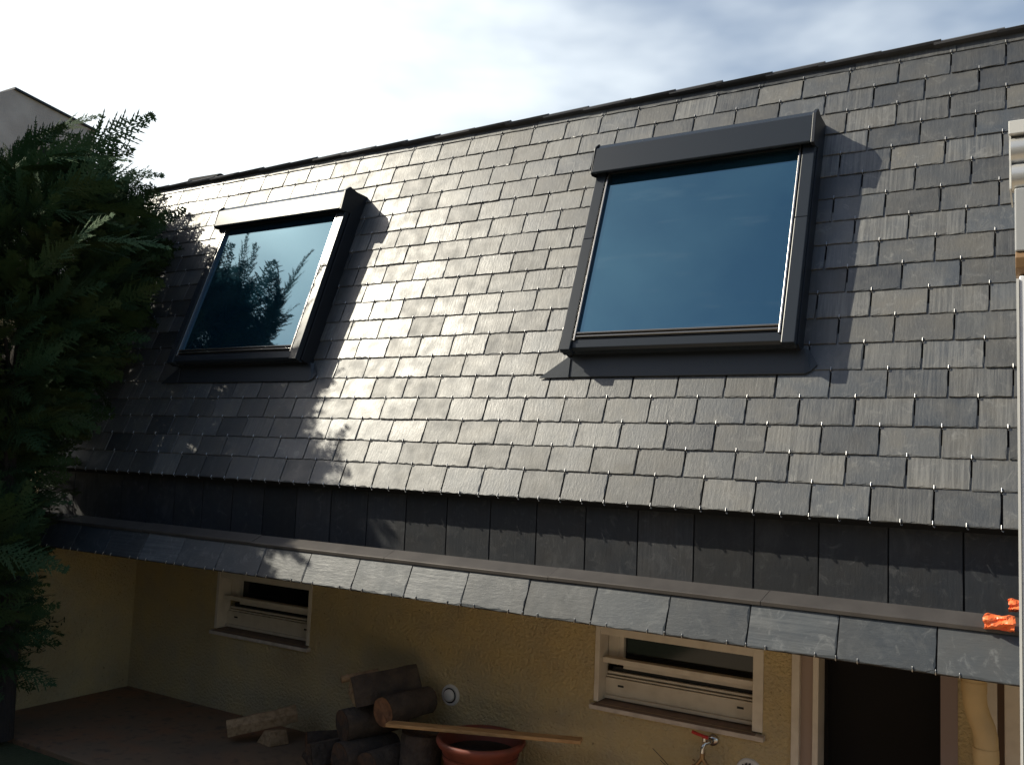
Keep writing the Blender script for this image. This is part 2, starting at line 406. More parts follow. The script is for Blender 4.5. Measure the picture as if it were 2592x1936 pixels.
# gutter lip and tray
mb = HB(); jl = [XL+.02, -5.39, -4.494, -3.595, -2.696, -1.804, -.899, -.01, .9, XR]
for a, b in zip(jl, jl[1:]):
    dz = (rnd.random()-.5)*.003
    pr = [(3.447, -.4405), (3.4505, -.4375), (3.395, -.4725), (3.3925, -.476), (3.3925, -.4885), (3.396, -.4885), (3.397, -.4755), (3.4475, -.4440)]
    mb.prof([(3.4505, -.4375), (3.3935, -.4730), (3.3925, -.4755), (3.3925, -.4885), (3.3960, -.4890), (3.3970, -.4765), (3.4490, -.4440)], a+.001, b-.0015,
            T=lambda x, y, z, b=b, dz=dz: (x+(3.45-y)*-.35 if abs(x-b) < .01 or True else x, y, z+dz))
gl = mb.build('gutter_lip', M_zinc)
mb = HB(); mb.box(XL+.01, XR, 3.449, 3.6915, -.512, -.500); mb.build('gutter_tray', M_dark, gl)

# eave slates
Y1, Z1, Y2, Z2 = 3.402, -.489, 3.338, -.636
d_ = Vector((0, Y1-Y2, Z1-Z2)); LL = d_.length; d_.normalize(); n_ = Vector((0, -d_.z, d_.y))
def TE(x, s, h): return (x, Y2+d_.y*s+n_.y*h, Z2+d_.z*s+n_.z*h)
mb = HB(); xx = -1.592-.318*15; ehk = []
while xx < XR:
    slate(mb, max(xx+.0018, -6.0), min(xx+.318-.0018, XR), 0, LL, TE, .0035, .0, th=.0062, chip=1.3, turn=True) if xx > -6.3 else None
    ehk += [xx, xx+.072, xx+.247]
    xx += .318
eave = mb.build('eave_slates', M_low)
mb = HB(); mb.prof([(.004, -.0075), (LL, -.0075), (LL, -.028), (.004, -.028)], -6.0, XR, T=TE); mb.build('eave_board', M_under)
mb = HB(); mb.prof([(3.37, -.622), (3.42, -.515), (3.45, -.515), (4.3, -.515), (4.3, -.60), (3.5, -.622)], -6.0, XR); mb.build('soffit', M_wall)
EM = Matrix(((1, 0, 0, 0), (0, d_.y, n_.y, Y2), (0, d_.z, n_.z, Z2), (0, 0, 0, 1)))
ehm = MB(); ehm.tube([(0, .013, .0055), (0, -.002, .006), (0, -.003, -.004)], [.0020, .0022, .0016], 7)
me1 = None
for x in ehk:
    if -5.9 < x < 0:
        if me1 is None: o = ehm.build('slate_hook', M_hook, eave); me1 = o.data
        else: o = bpy.data.objects.new('slate_hook', me1); COL.objects.link(o); o.parent = eave
        o.matrix_local = Matrix.Translation(-PO[eave.name]) @ EM @ Matrix.Translation((x, 0, 0))

# --- walls (with openings)
def wall_with_holes(mb, x0, x1, z0, z1, y0, y1, holes):
    xs = sorted({x0, x1, *[h[0] for h in holes], *[h[1] for h in holes]})
    zs = sorted({z0, z1, *[h[2] for h in holes], *[h[3] for h in holes]})
    for a, b in zip(xs, xs[1:]):
        for c, d in zip(zs, zs[1:]):
            cx, cz = (a+b)/2, (c+d)/2
            if any(h[0] < cx < h[1] and h[2] < cz < h[3] for h in holes): continue
            mb.box(a, b, y0, y1, c, d)
W1 = (-4.757, -3.912, -1.18, -.60); W2 = (-1.964, -1.122, -1.18, -.60)
mb = HB(); wall_with_holes(mb, -5.61, 0.9, GZ-.3, -.56, WY, WY+.3, [W1, W2, (-.99, -.36, GZ-.3, -.60)])
import bmesh
mb.build('front_wall', M_wall)
mb = HB(); mb.box(-5.86, -5.61, 3.40, WY+.3, GZ-.3, -.60); mb.build('side_wall', M_wall, bevel=.01)

def low_window(X0, X1, right_trim):
    L0 = HB(); y = WY
    L0.box(X0-.004, X0+.022, y-.006, y+.10, -1.172, -.605)            # left reveal board
    L0.box(X1-.022-right_trim, X1+.004, y-.006, y+.10, -1.172, -.605)
    L0.box(X0+.022, X1-.022-right_trim, y+.0, y+.10, -.840, -.605)      # head
    win = L0.build('low_window', M_white, bevel=.002)
    x0, x1 = X0+.0225, X1-.0225-right_trim
    q = HB(); q.box(x0, x1, y+.03, y+.075, -.984, -.957); q.build('crossbar', M_white, win, bevel=.003)
    q = HB(); q.box(x0, x0+.085, y+.1, y+.15, -1.0, -.80); q.box(x0+.085, x1, y+.1, y+.15, -1.016, -.972)
    q.box(x0+.05, x0+.060, y+.094, y+.1, -1.0, -.82); q.build('sash_frame', M_white, win, bevel=.002)
    q = HB(); q.box(x0+.0855, x1, y+.125, y+.13, -.9715, -.80); q.build('pane', M_pane, win)
    q = HB()
    q.box(x0, x1, y+.085, y+.12, -1.062, -1.054); q.box(x0, x1, y+.1, y+.12, -1.050, -1.038)
    q.build('shutter_rail', M_white, win, bevel=.001)
    q = HB(); q.box(x0+.02, x1, y+.121, y+.16, -1.07, -1.0165); q.build('shutter_slot', M_rubber, win)
    q = HB(); q.box(x0, x1, y+.075, y+.12, -1.150, -1.0645); q.box(x0, x1, y+.062, y+.0745, -1.166, -1.148); q.build('lower_panel', M_white, win, bevel=.002)
    for f in (.11, .90):
        q = HB(); xm = x0+(x1-x0)*f; q.box(xm-.016, xm+.016, y+.0735, y+.0745, -1.104, -1.094); q.build('drain_slot', M_rubber, win)
    q = HB(); q.prof([(y-.035, -1.184), (y-.035, -1.206), (y+.02, -1.206), (y+.02, -1.18)], X0-.015, X1+.016); q.build('sill_edge', M_sill, win, bevel=.003)
    q = HB(); q.prof([(y-.0335, -1.1835), (y+.01, -1.1795), (y+.16, -1.163), (y+.16, -1.20), (y+.0205, -1.20), (y+.0205, -1.1845)], x0-.02, x1+.02); q.build('sill_top', M_sillt, win)
    return win
low_window(W1[0], W1[1], 0.0)
low_window(W2[0], W2[1], .022)
mb = HB(); mb.box(-4.9, -3.8, WY+.3, WY+.31, -1.4, -.4); mb.box(-2.1, -1.0, WY+.3, WY+.31, -1.4, -.4); mb.build('room_darkness', M_black)  # black sheets standing in for the unlit rooms

# --- door opening on the right
mb = HB()
mb.box(-.990, -.955, WY-.012, WY+.10, GZ, -.605)
dfr = mb.build('door_frame', M_white, bevel=.003)
mb = HB(); mb.box(-.9548, -.900, WY+.02, WY+.11, GZ, -.605); mb.build('frame_recess', mat('recessed mauve board', (.34, .26, .22), .6), dfr)  # mauve board, darker than the frame on either side
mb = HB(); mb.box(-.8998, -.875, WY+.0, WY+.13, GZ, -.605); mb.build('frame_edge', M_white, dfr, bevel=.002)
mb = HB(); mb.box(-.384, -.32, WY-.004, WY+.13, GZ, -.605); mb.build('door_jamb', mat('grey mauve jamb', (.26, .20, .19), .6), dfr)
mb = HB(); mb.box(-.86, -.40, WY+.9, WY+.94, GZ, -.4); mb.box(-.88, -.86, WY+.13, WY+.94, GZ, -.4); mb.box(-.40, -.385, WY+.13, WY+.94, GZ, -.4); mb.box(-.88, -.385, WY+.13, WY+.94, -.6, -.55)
mb.build('dark_passage', M_black)  # gloom of the passage painted as near-black walls
mb = HB(); mb.box(-.72, -.52, WY+.55, WY+.75, GZ, -1.22); mb.build('dark_cabinet', mat('dark cabinet', (.02, .022, .02), .5), bevel=.01)
mb = HB(); mb.box(-.215, -.175, WY-.05, WY, GZ, -.605); mb.box(-.150, -.06, WY-.05, WY, GZ, -.605); mb.build('cream_boards', M_white, bevel=.004)
mb = HB(); mb.box(-.175, -.150, WY-.03, WY, GZ, -.605); mb.build('brown_batten', mat('brown board', (.12, .075, .05), .7))
# downpipe with swan neck
mb = HB(); pts = []
py = 3.95
for z, x in [(-.60, -.245), (-.72, -.245), (-.80, -.245), (-.85, -.240), (-.89, -.228), (-.925, -.214), (-.96, -.206), (-1.0, -.205), (-1.2, -.205), (GZ, -.205)]: pts.append((x, py, z))
mb.tube(pts, .043, 24)
dp = mb.build('downpipe', M_pipe)
mb = HB(); mb.tube([(-.245, py, -.76), (-.245, py, -.80)], .0455, 24); mb.build('pipe_collar', M_pipe, dp)
mb = HB(); mb.tube([(-.206, py, -1.0), (-.205, py, -1.05)], .0455, 24); mb.build('pipe_collar', M_pipe, dp)

# round vent
mb = HB(); mb.lathe([(0, .004), (.036, .004), (.040, .012), (.050, .014), (.056, .010), (.058, 0)], (-2.838, WY, -1.290), 40, 'y'); v1 = mb.build('round_vent', M_vent)
mb = HB(); mb.lathe([(0, .026), (.028, .026), (.033, .022), (.034, .012)], (-2.840, WY, -1.290), 32, 'y'); mb.build('vent_disc', M_vent, v1)
mb = HB(); mb.lathe([(.034, .0155), (.0405, .0155), (.0405, .0145)], (-2.838, WY, -1.290), 32, 'y'); mb.build('vent_gap', M_rubber, v1)
# louvred vent at the foot of the wall
mb = HB(); mb.lathe([(0, .006), (.040, .006), (.052, .012), (.060, .008), (.062, 0)], (-1.176, WY, -1.357), 40, 'y'); v2 = mb.build('louvre_vent', M_vent)
mb = HB()
for k in range(14):
    a = 2*math.pi*k/14
    vs = [(-1.176+math.cos(t)*r_, WY-.0128, -1.357+math.sin(t)*r_) for t, r_ in ((a, .014), (a+.25, .040), (a+.02, .044), (a-.12, .018))]
    mb.add(vs+[(x, y+.005, z) for x, y, z in vs], [(0, 1, 2, 3), (7, 6, 5, 4), (0, 4, 5, 1), (1, 5, 6, 2), (2, 6, 7, 3), (3, 7, 4, 0)])
mb.build('louvre_slots', M_rubber, v2)

# --- garden tap
mb = HB()
mb.tube([(-1.345, WY, -1.245), (-1.352, WY-.05, -1.245)], .012, 14); mb.lathe([(0, .018), (.024, .018), (.026, .0)], (-1.345, WY, -1.245), 24, 'y')
mb.tube([(-1.352, WY-.05, -1.245), (-1.366, WY-.075, -1.250), (-1.372, WY-.08, -1.272), (-1.372, WY-.08, -1.292)], [.011, .011, .0095, .0095], 14)
mb.tube([(-1.366, WY-.07, -1.245), (-1.366, WY-.07, -1.222)], .008, 12)
tap = mb.build('garden_tap', M_chrome)
mb = HB(); mb.tube([(-1.425, WY-.075, -1.206), (-1.40, WY-.075, -1.212), (-1.36, WY-.075, -1.218)], [.0085, .008, .0075], 8); mb.tube([(-1.375, WY-.072, -1.220), (-1.348, WY-.072, -1.220)], .0085, 8)
mb.build('lever', M_red, tap)
mb = HB(); mb.tube([(-1.372, WY-.08, -1.292), (-1.372, WY-.08, -1.316)], .0125, 8, smooth=False)
mb.tube([(-1.372, WY-.08, -1.314), (-1.395, WY-.08, -1.345), (-1.412, WY-.08, -1.362)], .0095, 12)
mb.tube([(-1.372, WY-.08, -1.314), (-1.352, WY-.08, -1.338), (-1.340, WY-.08, -1.352)], .0095, 12)
mb.tube([(-1.405, WY-.08, -1.336), (-1.418, WY-.08, -1.328)], .004, 8)
sp = mb.build('splitter', M_brass, tap)
mb = HB(); mb.tube([(-1.410, WY-.08, -1.360), (-1.442, WY-.08, -1.392), (-1.455, WY-.08, -1.43)], [.013, .013, .011], 14)
mb.tube([(-1.341, WY-.08, -1.351), (-1.315, WY-.08, -1.374), (-1.30, WY-.08, -1.41)], [.013, .013, .011], 14); mb.build('hose_connector', M_red, tap)

# ---------------------------------------------------------------- roof windows
def roof_window(X0, X1, S0=.703, S1=1.895, H=.15, q=0.):
    def T(x, s, h): return RP(x, s, h)
    # body sides
    m = HB(); m.box(X0+.018, X1-.018, S0+.02, S1-.03, -.02, .118, T)
    m.box(X0+.006, X1-.006, S0+.012, S1-.01, .060, .075, T)
    root = m.build('roof_window', M_side, bevel=.002)
    # stepped side sheets (right side is what one sees)
    m = HB()
    m.prof([(S0+.01, .0), (S0+.01, .105), (S1+.012, .105), (S1+.045, .0)], X1-.0175, X1+.004, T)
    m.build('side_sheet', M_side, root, bevel=.002); m = HB()
    m.prof([(S0+.01, .0), (S0+.01, .105), (S1+.012, .105), (S1+.045, .0)], X0-.004, X0+.0175, T)
    m.build('side_sheet', M_side, root, bevel=.002)
    # side claddings in two lengths
    sm = S0+.62
    for xa, xb in ((X0, X0+.056), (X1-.056, X1)):
        m = HB(); m.box(xa, xb, S0-.004, sm-.001, .112, H, T); m.box(xa+.0005, xb-.0005, sm+.001, S1-.165+q*.7, .1125, H-.0008, T)
        m.box(xa, xb, S0-.004, S0+.006, .09, .1118, T)
        m.build('side_cladding', M_dark, root, bevel=.003)
    # bottom cladding
    m = HB(); m.prof([(S0+.004, .075), (S0+.004, .118), (S0+.014, .132), (S0+.052, .137), (S0+.055, .115), (S0+.03, .075)], X0+.056, X1-.056, T); m.build('bottom_cladding', M_dark, root, bevel=.002)
    # glass guide rails
    for xa in (X0+.0625, X1-.0715):
        m = HB(); m.box(xa, xa+.009, S0+.045, S1-.17+q*.7, .12, .1475, T); m.build('side_rail', M_rail, root, bevel=.0015)
    for ds, hh, rr_ in ((.087, .139, .0055), (.069, .138, .006)):
        m = HB(); m.tube([T(X0+.073, S0+ds, hh), T(X1-.073, S0+ds, hh)], rr_, 12); m.build('bottom_rail', M_brail, root)
    m = HB()
    m.box(X0+.0565, X0+.0725, S0+.057, S1-.17, .108, .121, T); m.box(X1-.0725, X1-.0565, S0+.057, S1-.17, .108, .121, T)
    m.box(X0+.0725, X1-.0725, S0+.057, S0+.094, .108, .1315, T)
    m.build('seal', M_rubber, root)
    m = HB(); m.box(X0+.0726, X1-.0726, S0+.0945, S1-.10, .100, .128, T); m.build('glass', M_glass, root)
    # shutter box along the head
    m = HB()
    m.prof([(S1-.155+q*.7, .128), (S1-.194+q, .178), (S1-.193+q, .187), (S1-.188+q, .190), (S1-.048, .197), (S1-.040, .194), (S1-.038, .183), (S1-.032, .184), (S1-.004, .170), (S1+.003, .150), (S1+.004, .09), (S1-.155+q*.7, .09)], X0-.008, X1-.012, T)
    hb = m.build('shutter_box', M_dark, root, bevel=.003)
    m = HB(); pr = [(S1-.165+q*.7, .10), (S1-.200+q, .170), (S1-.198+q, .190), (S1-.04, .202), (S1-.018, .19), (S1+.006, .172), (S1+.012, .10)]
    m.prof(pr, X1-.0118, X1+.004, T); m.build('box_end', M_side, hb, bevel=.002); m = HB(); m.prof(pr, X0-.014, X0-.0082, T); m.build('box_end', M_side, hb, bevel=.002)
    m = HB(); m.box(X0+.057, X1-.057, S1-.172+q*.7, S1-.1565+q*.7, .1285, .142, T); m.build('gap_strip', M_rubber, hb)  # black strip drawn as the dark gap below the shutter box
    # lead apron and side gutters
    m = HB()
    m.prof([(S0-.088, .020), (S0-.085, .0225), (S0+.02, .045), (S0+.02, .03)], X0+.01, X1+.02, T)
    vs = [(X0-.155, S0-.090, .021), (X0+.01, S0-.088, .0225), (X0+.01, S0+.02, .045), (X0-.02, S0+.01, .026)]
    vs = vs + [(x, s, h-.0025) for x, s, h in vs]
    m.add([T(*p) for p in vs], [(0, 1, 2, 3), (7, 6, 5, 4), (0, 4, 5, 1), (1, 5, 6, 2), (2, 6, 7, 3), (3, 7, 4, 0)])
    vs = [(X1+.02, S0-.088, .0225), (X1+.045, S0-.075, .021), (X1+.07, S0-.045, .021), (X1+.035, S0+.02, .026), (X1+.02, S0+.02, .045)]
    n5 = 5; vs = vs+[(x, s, h-.0025) for x, s, h in vs]
    m.add([T(*p) for p in vs], [(0, 1, 2, 3, 4), (9, 8, 7, 6, 5)]+[(i, i+5, (i+1) % 5+5, (i+1) % 5) for i in range(5)])
    m.tube([T(X0+.010, S0-.086, .026), T(X0+.012, S0+.0, .044)], .003, 6)
    m.build('apron_flashing', M_flash, root)
    m = HB(); m.box(X1+.0045, X1+.026, S0+.02, S1+.05, .0015, .0050, T); m.box(X0-.026, X0-.0045, S0+.02, S1+.05, .0015, .0050, T)
    m.box(X0-.06, X1+.06, S1+.02, S1+.055, .002, .0055, T)
    m.build('gutter_flashing', M_side, root)
    return root
roof_window(*WINS[0], S1=1.878, q=.028)
roof_window(*WINS[1])

# ---------------------------------------------------------------- pale shutter casing close on the right
PXL = -.0352
sh = thing('shutter_casing', 'pale grey shutter casing with ribbed rolls at the right edge of the picture', 'shutter', (PXL, 1.5, .345))
class SB(MB):
    def build(s, name, m, parent=None, **k):
        off = Vector((PXL, 1.5, .345)); s.v = [tuple(Vector(p)-off) for p in s.v]
        return MB.build(s, name, m, parent, **k)
m = SB(); m.box(PXL+.0045, .5, 1.5, 1.62, -2.0, .310); m.build('casing_panel', M_pvc, sh, bevel=.002)
m = SB(); m.box(PXL+.0006, PXL+.0041, 1.498, 1.62, -2.0, .305); m.build('edge_trim', M_vent, sh)
m = SB(); m.box(PXL-.0005, .5, 1.490, 1.62, .345, .441); m.build('casing_head', mat('head board', (.36, .37, .375), .4), sh, bevel=.002)
m = SB(); m.prof([(1.494, .345), (1.488, .335), (1.492, .320), (1.505, .311), (1.6, .311), (1.6, .345)], PXL+.0, .5); m.build('brown_moulding', mat('brown moulding', (.22, .13, .06), .5), sh, bevel=.001)
for zc, r_ in ((.461, .0215), (.502, .0215)):
    m = SB(); m.tube([(PXL-.004-.001*(zc > .48), 1.508, zc), (.5, 1.508, zc)], r_, 28); o_ = m.build('rib', M_pvc2, sh)
m = SB(); m.box(PXL-.0075, .5, 1.488, 1.60, .5245, .545); m.build('top_board', M_vent, sh, bevel=.001)
m = SB(); m.box(PXL-.0072, PXL-.0045, 1.494, 1.6, .442, .5243); m.build('end_strip', M_vent, sh)

# ---------------------------------------------------------------- orange rags on the gutter
def rag(name, label, c, sx, sz, seed):
    r = random.Random(seed); m = MB(); nx, nz_ = 12, 9; top = []; 
    for j in range(nz_+1):
        for i in range(nx+1):
            u = i/nx; v = j/nz_; e = math.sin(math.pi*v)
            x = (u-.5)*sx*(1+.06*math.sin(7*v+seed)); z = (v-.5)*sz*(1+.1*math.sin(9*u))
            y = -.020*e - .009*math.sin(9*u+5*v+seed)-.005*math.sin(13*v-7*u)+(r.random()-.5)*.004
            top.append((x+(r.random()-.5)*.003, y, z+(r.random()-.5)*.003))
    n = len(top); vs = top+[(x, .012, z) for x, y, z in top]
    fs = [(j*(nx+1)+i, j*(nx+1)+i+1, (j+1)*(nx+1)+i+1, (j+1)*(nx+1)+i) for j in range(nz_) for i in range(nx)]
    fs += [tuple(n+k for k in f[::-1]) for f in fs]
    bord = [i for i in range(nx+1)]+[j*(nx+1)+nx for j in range(1, nz_+1)]+[nz_*(nx+1)+i for i in range(nx-1, -1, -1)]+[j*(nx+1) for j in range(nz_-1, 0, -1)]
    fs += [(bord[(k+1) % len(bord)], bord[k], bord[k]+n, bord[(k+1) % len(bord)]+n) for k in range(len(bord))]
    m.add(vs, fs); o = m.build(name, M_orange); o.location = c; o['label'] = label; o['category'] = 'plastic rag'
    return o
rag('orange_rag', 'crumpled orange plastic rag lying on the gutter lip at right', (-.135, 3.385, -.452), .090, .048, 3)
rag('orange_rag', 'orange plastic tail standing above the gutter against the dark band', (-.080, 3.47, -.402), .060, .040, 8)

# ---------------------------------------------------------------- logs, pot, plank, wire
def log(label, a, b, r, mb_=M_bark, me_=M_cut, sides=14, sq=0, jit=.12, group='firewood by the wall', seed=1, taper=.95):
    rr = random.Random(seed); a = Vector(a); b = Vector(b); d = (b-a).normalized(); L_ = (b-a).length
    q = d.orthogonal().normalized(); p = d.cross(q); m = MB(); ns_ = 7
    prof = []
    for k in range(sides):
        t = 2*math.pi*k/sides; rad = 1.
        if sq:                      # split log: polygonal wedge section
            tt = (t+seed) % (2*math.pi/3)-math.pi/3; rad = .62/math.cos(tt)*.9; rad = min(rad, 1.05)
        prof.append(rad*(1+jit*(rr.random()-.5)))
    vs = []
    for i in range(ns_):
        c = a+(b-a)*i/(ns_-1)
        for k in range(sides):
            t = 2*math.pi*k/sides; rad = r*prof[k]*(1+.06*(rr.random()-.5))*(1-(1-taper)*i/(ns_-1))
            vs.append(tuple(c+(q*math.cos(t)+p*math.sin(t))*rad-a))
    m.add(vs, [(i*sides+k, i*sides+(k+1) % sides, (i+1)*sides+(k+1) % sides, (i+1)*sides+k) for i in range(ns_-1) for k in range(sides)], smooth=not sq)
    o = m.build('firewood_log', mb_); o.location = a; o['label'] = label; o['category'] = 'log'; o['group'] = group
    for nm, off, sl in (('cut_end', -1, vs[:sides]), ('cut_end', 1, vs[-sides:])):
        c = Vector((0, 0, 0)) if off < 0 else b-a
        e = MB(); ring = [tuple(Vector(v)+d*off*.002) for v in sl]; ring2 = [tuple(c+(Vector(v)-c)*.5+d*off*.002+Vector((rr.random()-.5, rr.random()-.5, rr.random()-.5))*.008) for v in sl]
        e.add(ring+ring2+[tuple(c+d*off*.004)], [(k, (k+1) % sides, (k+1) % sides+sides, k+sides) for k in range(sides)]+[(k+sides, (k+1) % sides+sides, 2*sides) for k in range(sides)])
        e.build(nm, me_, o)
    return o
log('rough split log with pale broken end lying on top of the woodpile', (-3.21, 3.80, -1.262), (-3.0, 4.10, -1.205), .088, sq=1, me_=M_split, seed=5, jit=.2)
log('thin splinter of wood beside the pale end of the topmost log', (-3.29, 3.80, -1.205), (-3.17, 3.96, -1.175), .020, mb_=M_split, me_=M_split, seed=3, jit=.3, sides=8)
log('dark round log in the pile pointing its orange patched end left', (-3.255, 3.79, -1.44), (-3.10, 4.12, -1.41), .086, seed=2, me_=M_dcut)
log('round log with bare orange-brown end resting right of the dark round log', (-2.990, 3.80, -1.325), (-2.925, 4.11, -1.310), .078, seed=4, jit=.06)
log('brown split log at the bottom left of the woodpile', (-3.42, 3.72, -1.61), (-3.30, 4.04, -1.60), .080, me_=M_dcut, sq=1, seed=9)
log('short dark log at the bottom middle of the woodpile', (-3.20, 3.72, -1.585), (-3.10, 4.04, -1.58), .085, seed=12, me_=M_dcut)
log('round dark log on the terrace between the stump and the bottom logs', (-3.03, 3.74, -1.60), (-2.98, 4.08, -1.595), .080, seed=13, me_=M_dcut)
log('squat black stump under the left end of the plank', (-2.82, 3.92, GZ), (-2.815, 3.92, -1.415), .115, seed=14, me_=M_bark)
log('dark log lying low behind the split beam by the wall', (-3.66, 3.96, -1.635), (-3.52, 4.13, -1.63), .050, seed=15)

# the split beam on the terrace and the block that props it
m = MB(); a = Vector((-4.10, 3.76, -1.600)); b = Vector((-3.845, 4.06, -1.530)); d = (b-a).normalized(); sd_ = d.cross(Vector((0, 0, 1))).normalized(); u_ = sd_.cross(d)
vs = []
for i in range(6):
    c = (b-a)*i/5
    for (p_, q_) in ((-.048, -.035), (.052, -.042), (.058, .012), (.018, .046), (-.04, .034), (-.055, .0)):
        vs.append(tuple(c+sd_*(p_+(rnd.random()-.5)*.008)+u_*(q_+(rnd.random()-.5)*.008)))
m.add(vs, [(i*6+k, i*6+(k+1) % 6, (i+1)*6+(k+1) % 6, (i+1)*6+k) for i in range(5) for k in range(6)]+[tuple(range(5, -1, -1)), tuple(range(30, 36))])
o = m.build('split_beam', M_split, bevel=.004); o.location = a; o['label'] = 'pale split beam leaning on a small block left of the woodpile'; o['category'] = 'log'
m = MB()
vs = [(-.07, -.03, 0), (.06, -.05, 0), (.10, .07, 0), (-.03, .09, 0), (-.02, -.02, .075), (.05, -.03, .085), (.08, .06, .082), (-.01, .06, .07)]
m.add(vs, [(0, 1, 2, 3), (7, 6, 5, 4), (0, 4, 5, 1), (1, 5, 6, 2), (2, 6, 7, 3), (3, 7, 4, 0)])
o = m.build('wood_block', M_split, bevel=.006); o.location = (-3.90, 3.90, GZ+.001); o['label'] = 'small wedge block propping up the pale split beam'; o['category'] = 'block'
# pot
pot = thing('flower_pot', 'large terracotta coloured pot with brown soil standing under the plank', 'plant pot', (-2.46, 3.93, GZ))
m = MB(); m.lathe([(0, 0), (.145, 0), (.20, .255), (.215, .262), (.228, .285), (.224, .300), (.208, .300), (.200, .285), (.19, .20)], (0, 0, 0), 48); m.build('pot_wall', M_terra, pot)
m = MB(); m.lathe([(0, .232), (.1, .236), (.197, .228)], (0, 0, 0), 30); m.build('soil', M_soil, pot)
# plank
a = Vector((-2.925, 3.76, -1.362)); b = Vector((-1.96, 4.06, -1.335)); d = (b-a).normalized(); sd_ = d.cross(Vector((0, 0, 1))).normalized(); u_ = sd_.cross(d)
m = MB(); vs = [tuple((b-a)*t+sd_*p_+u_*q_) for t in (0, .3, .6, 1) for p_, q_ in ((-.034, -.009), (.034, -.009), (.034, .009), (-.034, .009))]
m.add(vs, [(3, 2, 1, 0), (12, 13, 14, 15)]+[(i*4+k, i*4+(k+1) % 4, (i+1)*4+(k+1) % 4, (i+1)*4+k) for i in range(3) for k in range(4)])
o = m.build('plank', M_plank, bevel=.003); o.location = a; o['label'] = 'long narrow pale plank laid from the woodpile across the pot'; o['category'] = 'plank'
m = MB(); m.tube([(0, 0, 0), (-.03, -.015, .035), (-.085, -.03, .085)], .0016, 6); m.tube([(.01, 0, -.01), (-.02, -.012, .012), (-.05, -.02, .036)], .0014, 6); m.tube([(-.0, 0, 0), (.06, -.004, -.05), (.08, 0, -.26)], .0016, 6)
o = m.build('loose_wire', M_side); o.location = (-1.545, WY-.012, -1.415); o['label'] = 'thin dark wire sticking out of the wall left of the tap'; o['category'] = 'wire'

m = MB(); tw = [(0, 0, 0), (.004, .03, .05), (.01, .05, .11), (.004, .09, .14), (.008, .14, .13), (.004, .19, .15)]
m.tube(tw, [.003, .0025, .0025, .002, .002, .001], 5)
m2 = MB()
for i in range(26):
    c_ = Vector(tw[rnd.randint(0, 5)])+Vector((rnd.random()*.03, (rnd.random()-.5)*.06, (rnd.random()-.5)*.06)); a_ = rnd.random()*6.28; l_ = .010+.008*rnd.random()
    e1 = Vector((.3*(rnd.random()-.5), math.cos(a_), math.sin(a_))); e2 = Vector((.2, -math.sin(a_), math.cos(a_)))
    m2.add([tuple(c_-e1*l_), tuple(c_+e2*l_*.4), tuple(c_+e1*l_), tuple(c_-e2*l_*.4)], [(0, 1, 2, 3)])
o = m.build('creeper_sprig', M_trunk); o.location = (-5.605, 3.48, -1.30); o['label'] = 'small dark creeper sprig climbing the side wall beside the conifer trunk'; o['category'] = 'plant'
m2.build('leaves', M_leaf, o, recalc=False)

# ---------------------------------------------------------------- neighbouring houses on the left
nb = thing('gable_house', 'grey brown wall of the house rising behind the conifer', 'house', (-17.9, 9.6, GZ))
m = MB(); vs = [(0, -3.5, 0), (0, 1.87, 0), (0, 1.87, 6.88-GZ), (0, .02, 7.12-GZ), (0, -.5, 6.78-GZ), (0, -3.5, 6.2-GZ)]
vs = vs+[(-5, y, z) for x, y, z in vs]
m.add(vs, [(0, 1, 2, 3, 4, 5), (11, 10, 9, 8, 7, 6)]+[(i, (i+1) % 6, (i+1) % 6+6, i+6) for i in range(6)]); m.build('rendered_wall', M_gable, nb)
m = MB(); m.add([(.06, .02, 7.12-GZ), (.06, 1.93, 6.872-GZ), (-5.1, 1.93, 6.872-GZ), (-5.1, .02, 7.12-GZ), (.06, .02, 7.16-GZ), (.06, 1.93, 6.91-GZ), (-5.1, 1.93, 6.91-GZ), (-5.1, .02, 7.16-GZ)], [(0, 1, 2, 3), (7, 6, 5, 4), (0, 4, 5, 1), (1, 5, 6, 2), (2, 6, 7, 3), (3, 7, 4, 0)]); m.build('coping', M_side, nb)
nc = thing('cream_house', 'cream rendered house wall glimpsed through the conifer at left', 'house', (-10.6, 6.2, GZ))
m = MB(); m.box(-1.6, 1.7, 0, 4, 0, 3.3); m.build('stucco_wall', M_cream, nc)
m = MB(); m.prof([(-.2, 3.3), (2, 4.1), (4.2, 3.3)], -1.8, 1.85); m.build('tiled_roof', M_tile, nc)

no = thing('sky_blocker_house', 'grey rendered house added unseen behind the viewer to block skylight from the wall', 'house', (-3, -4.2, GZ))  # unseen house, added to keep skylight off the wall under the eave
m = MB(); m.box(-9, 9, -6, 0, 0, 4.6); m.build('stucco_wall', M_shade, no)
m = MB(); m.prof([(-6.3, 4.6), (-3, 6.1), (.3, 4.6)], -9.3, 9.3); m.build('tiled_roof', M_tile, no)

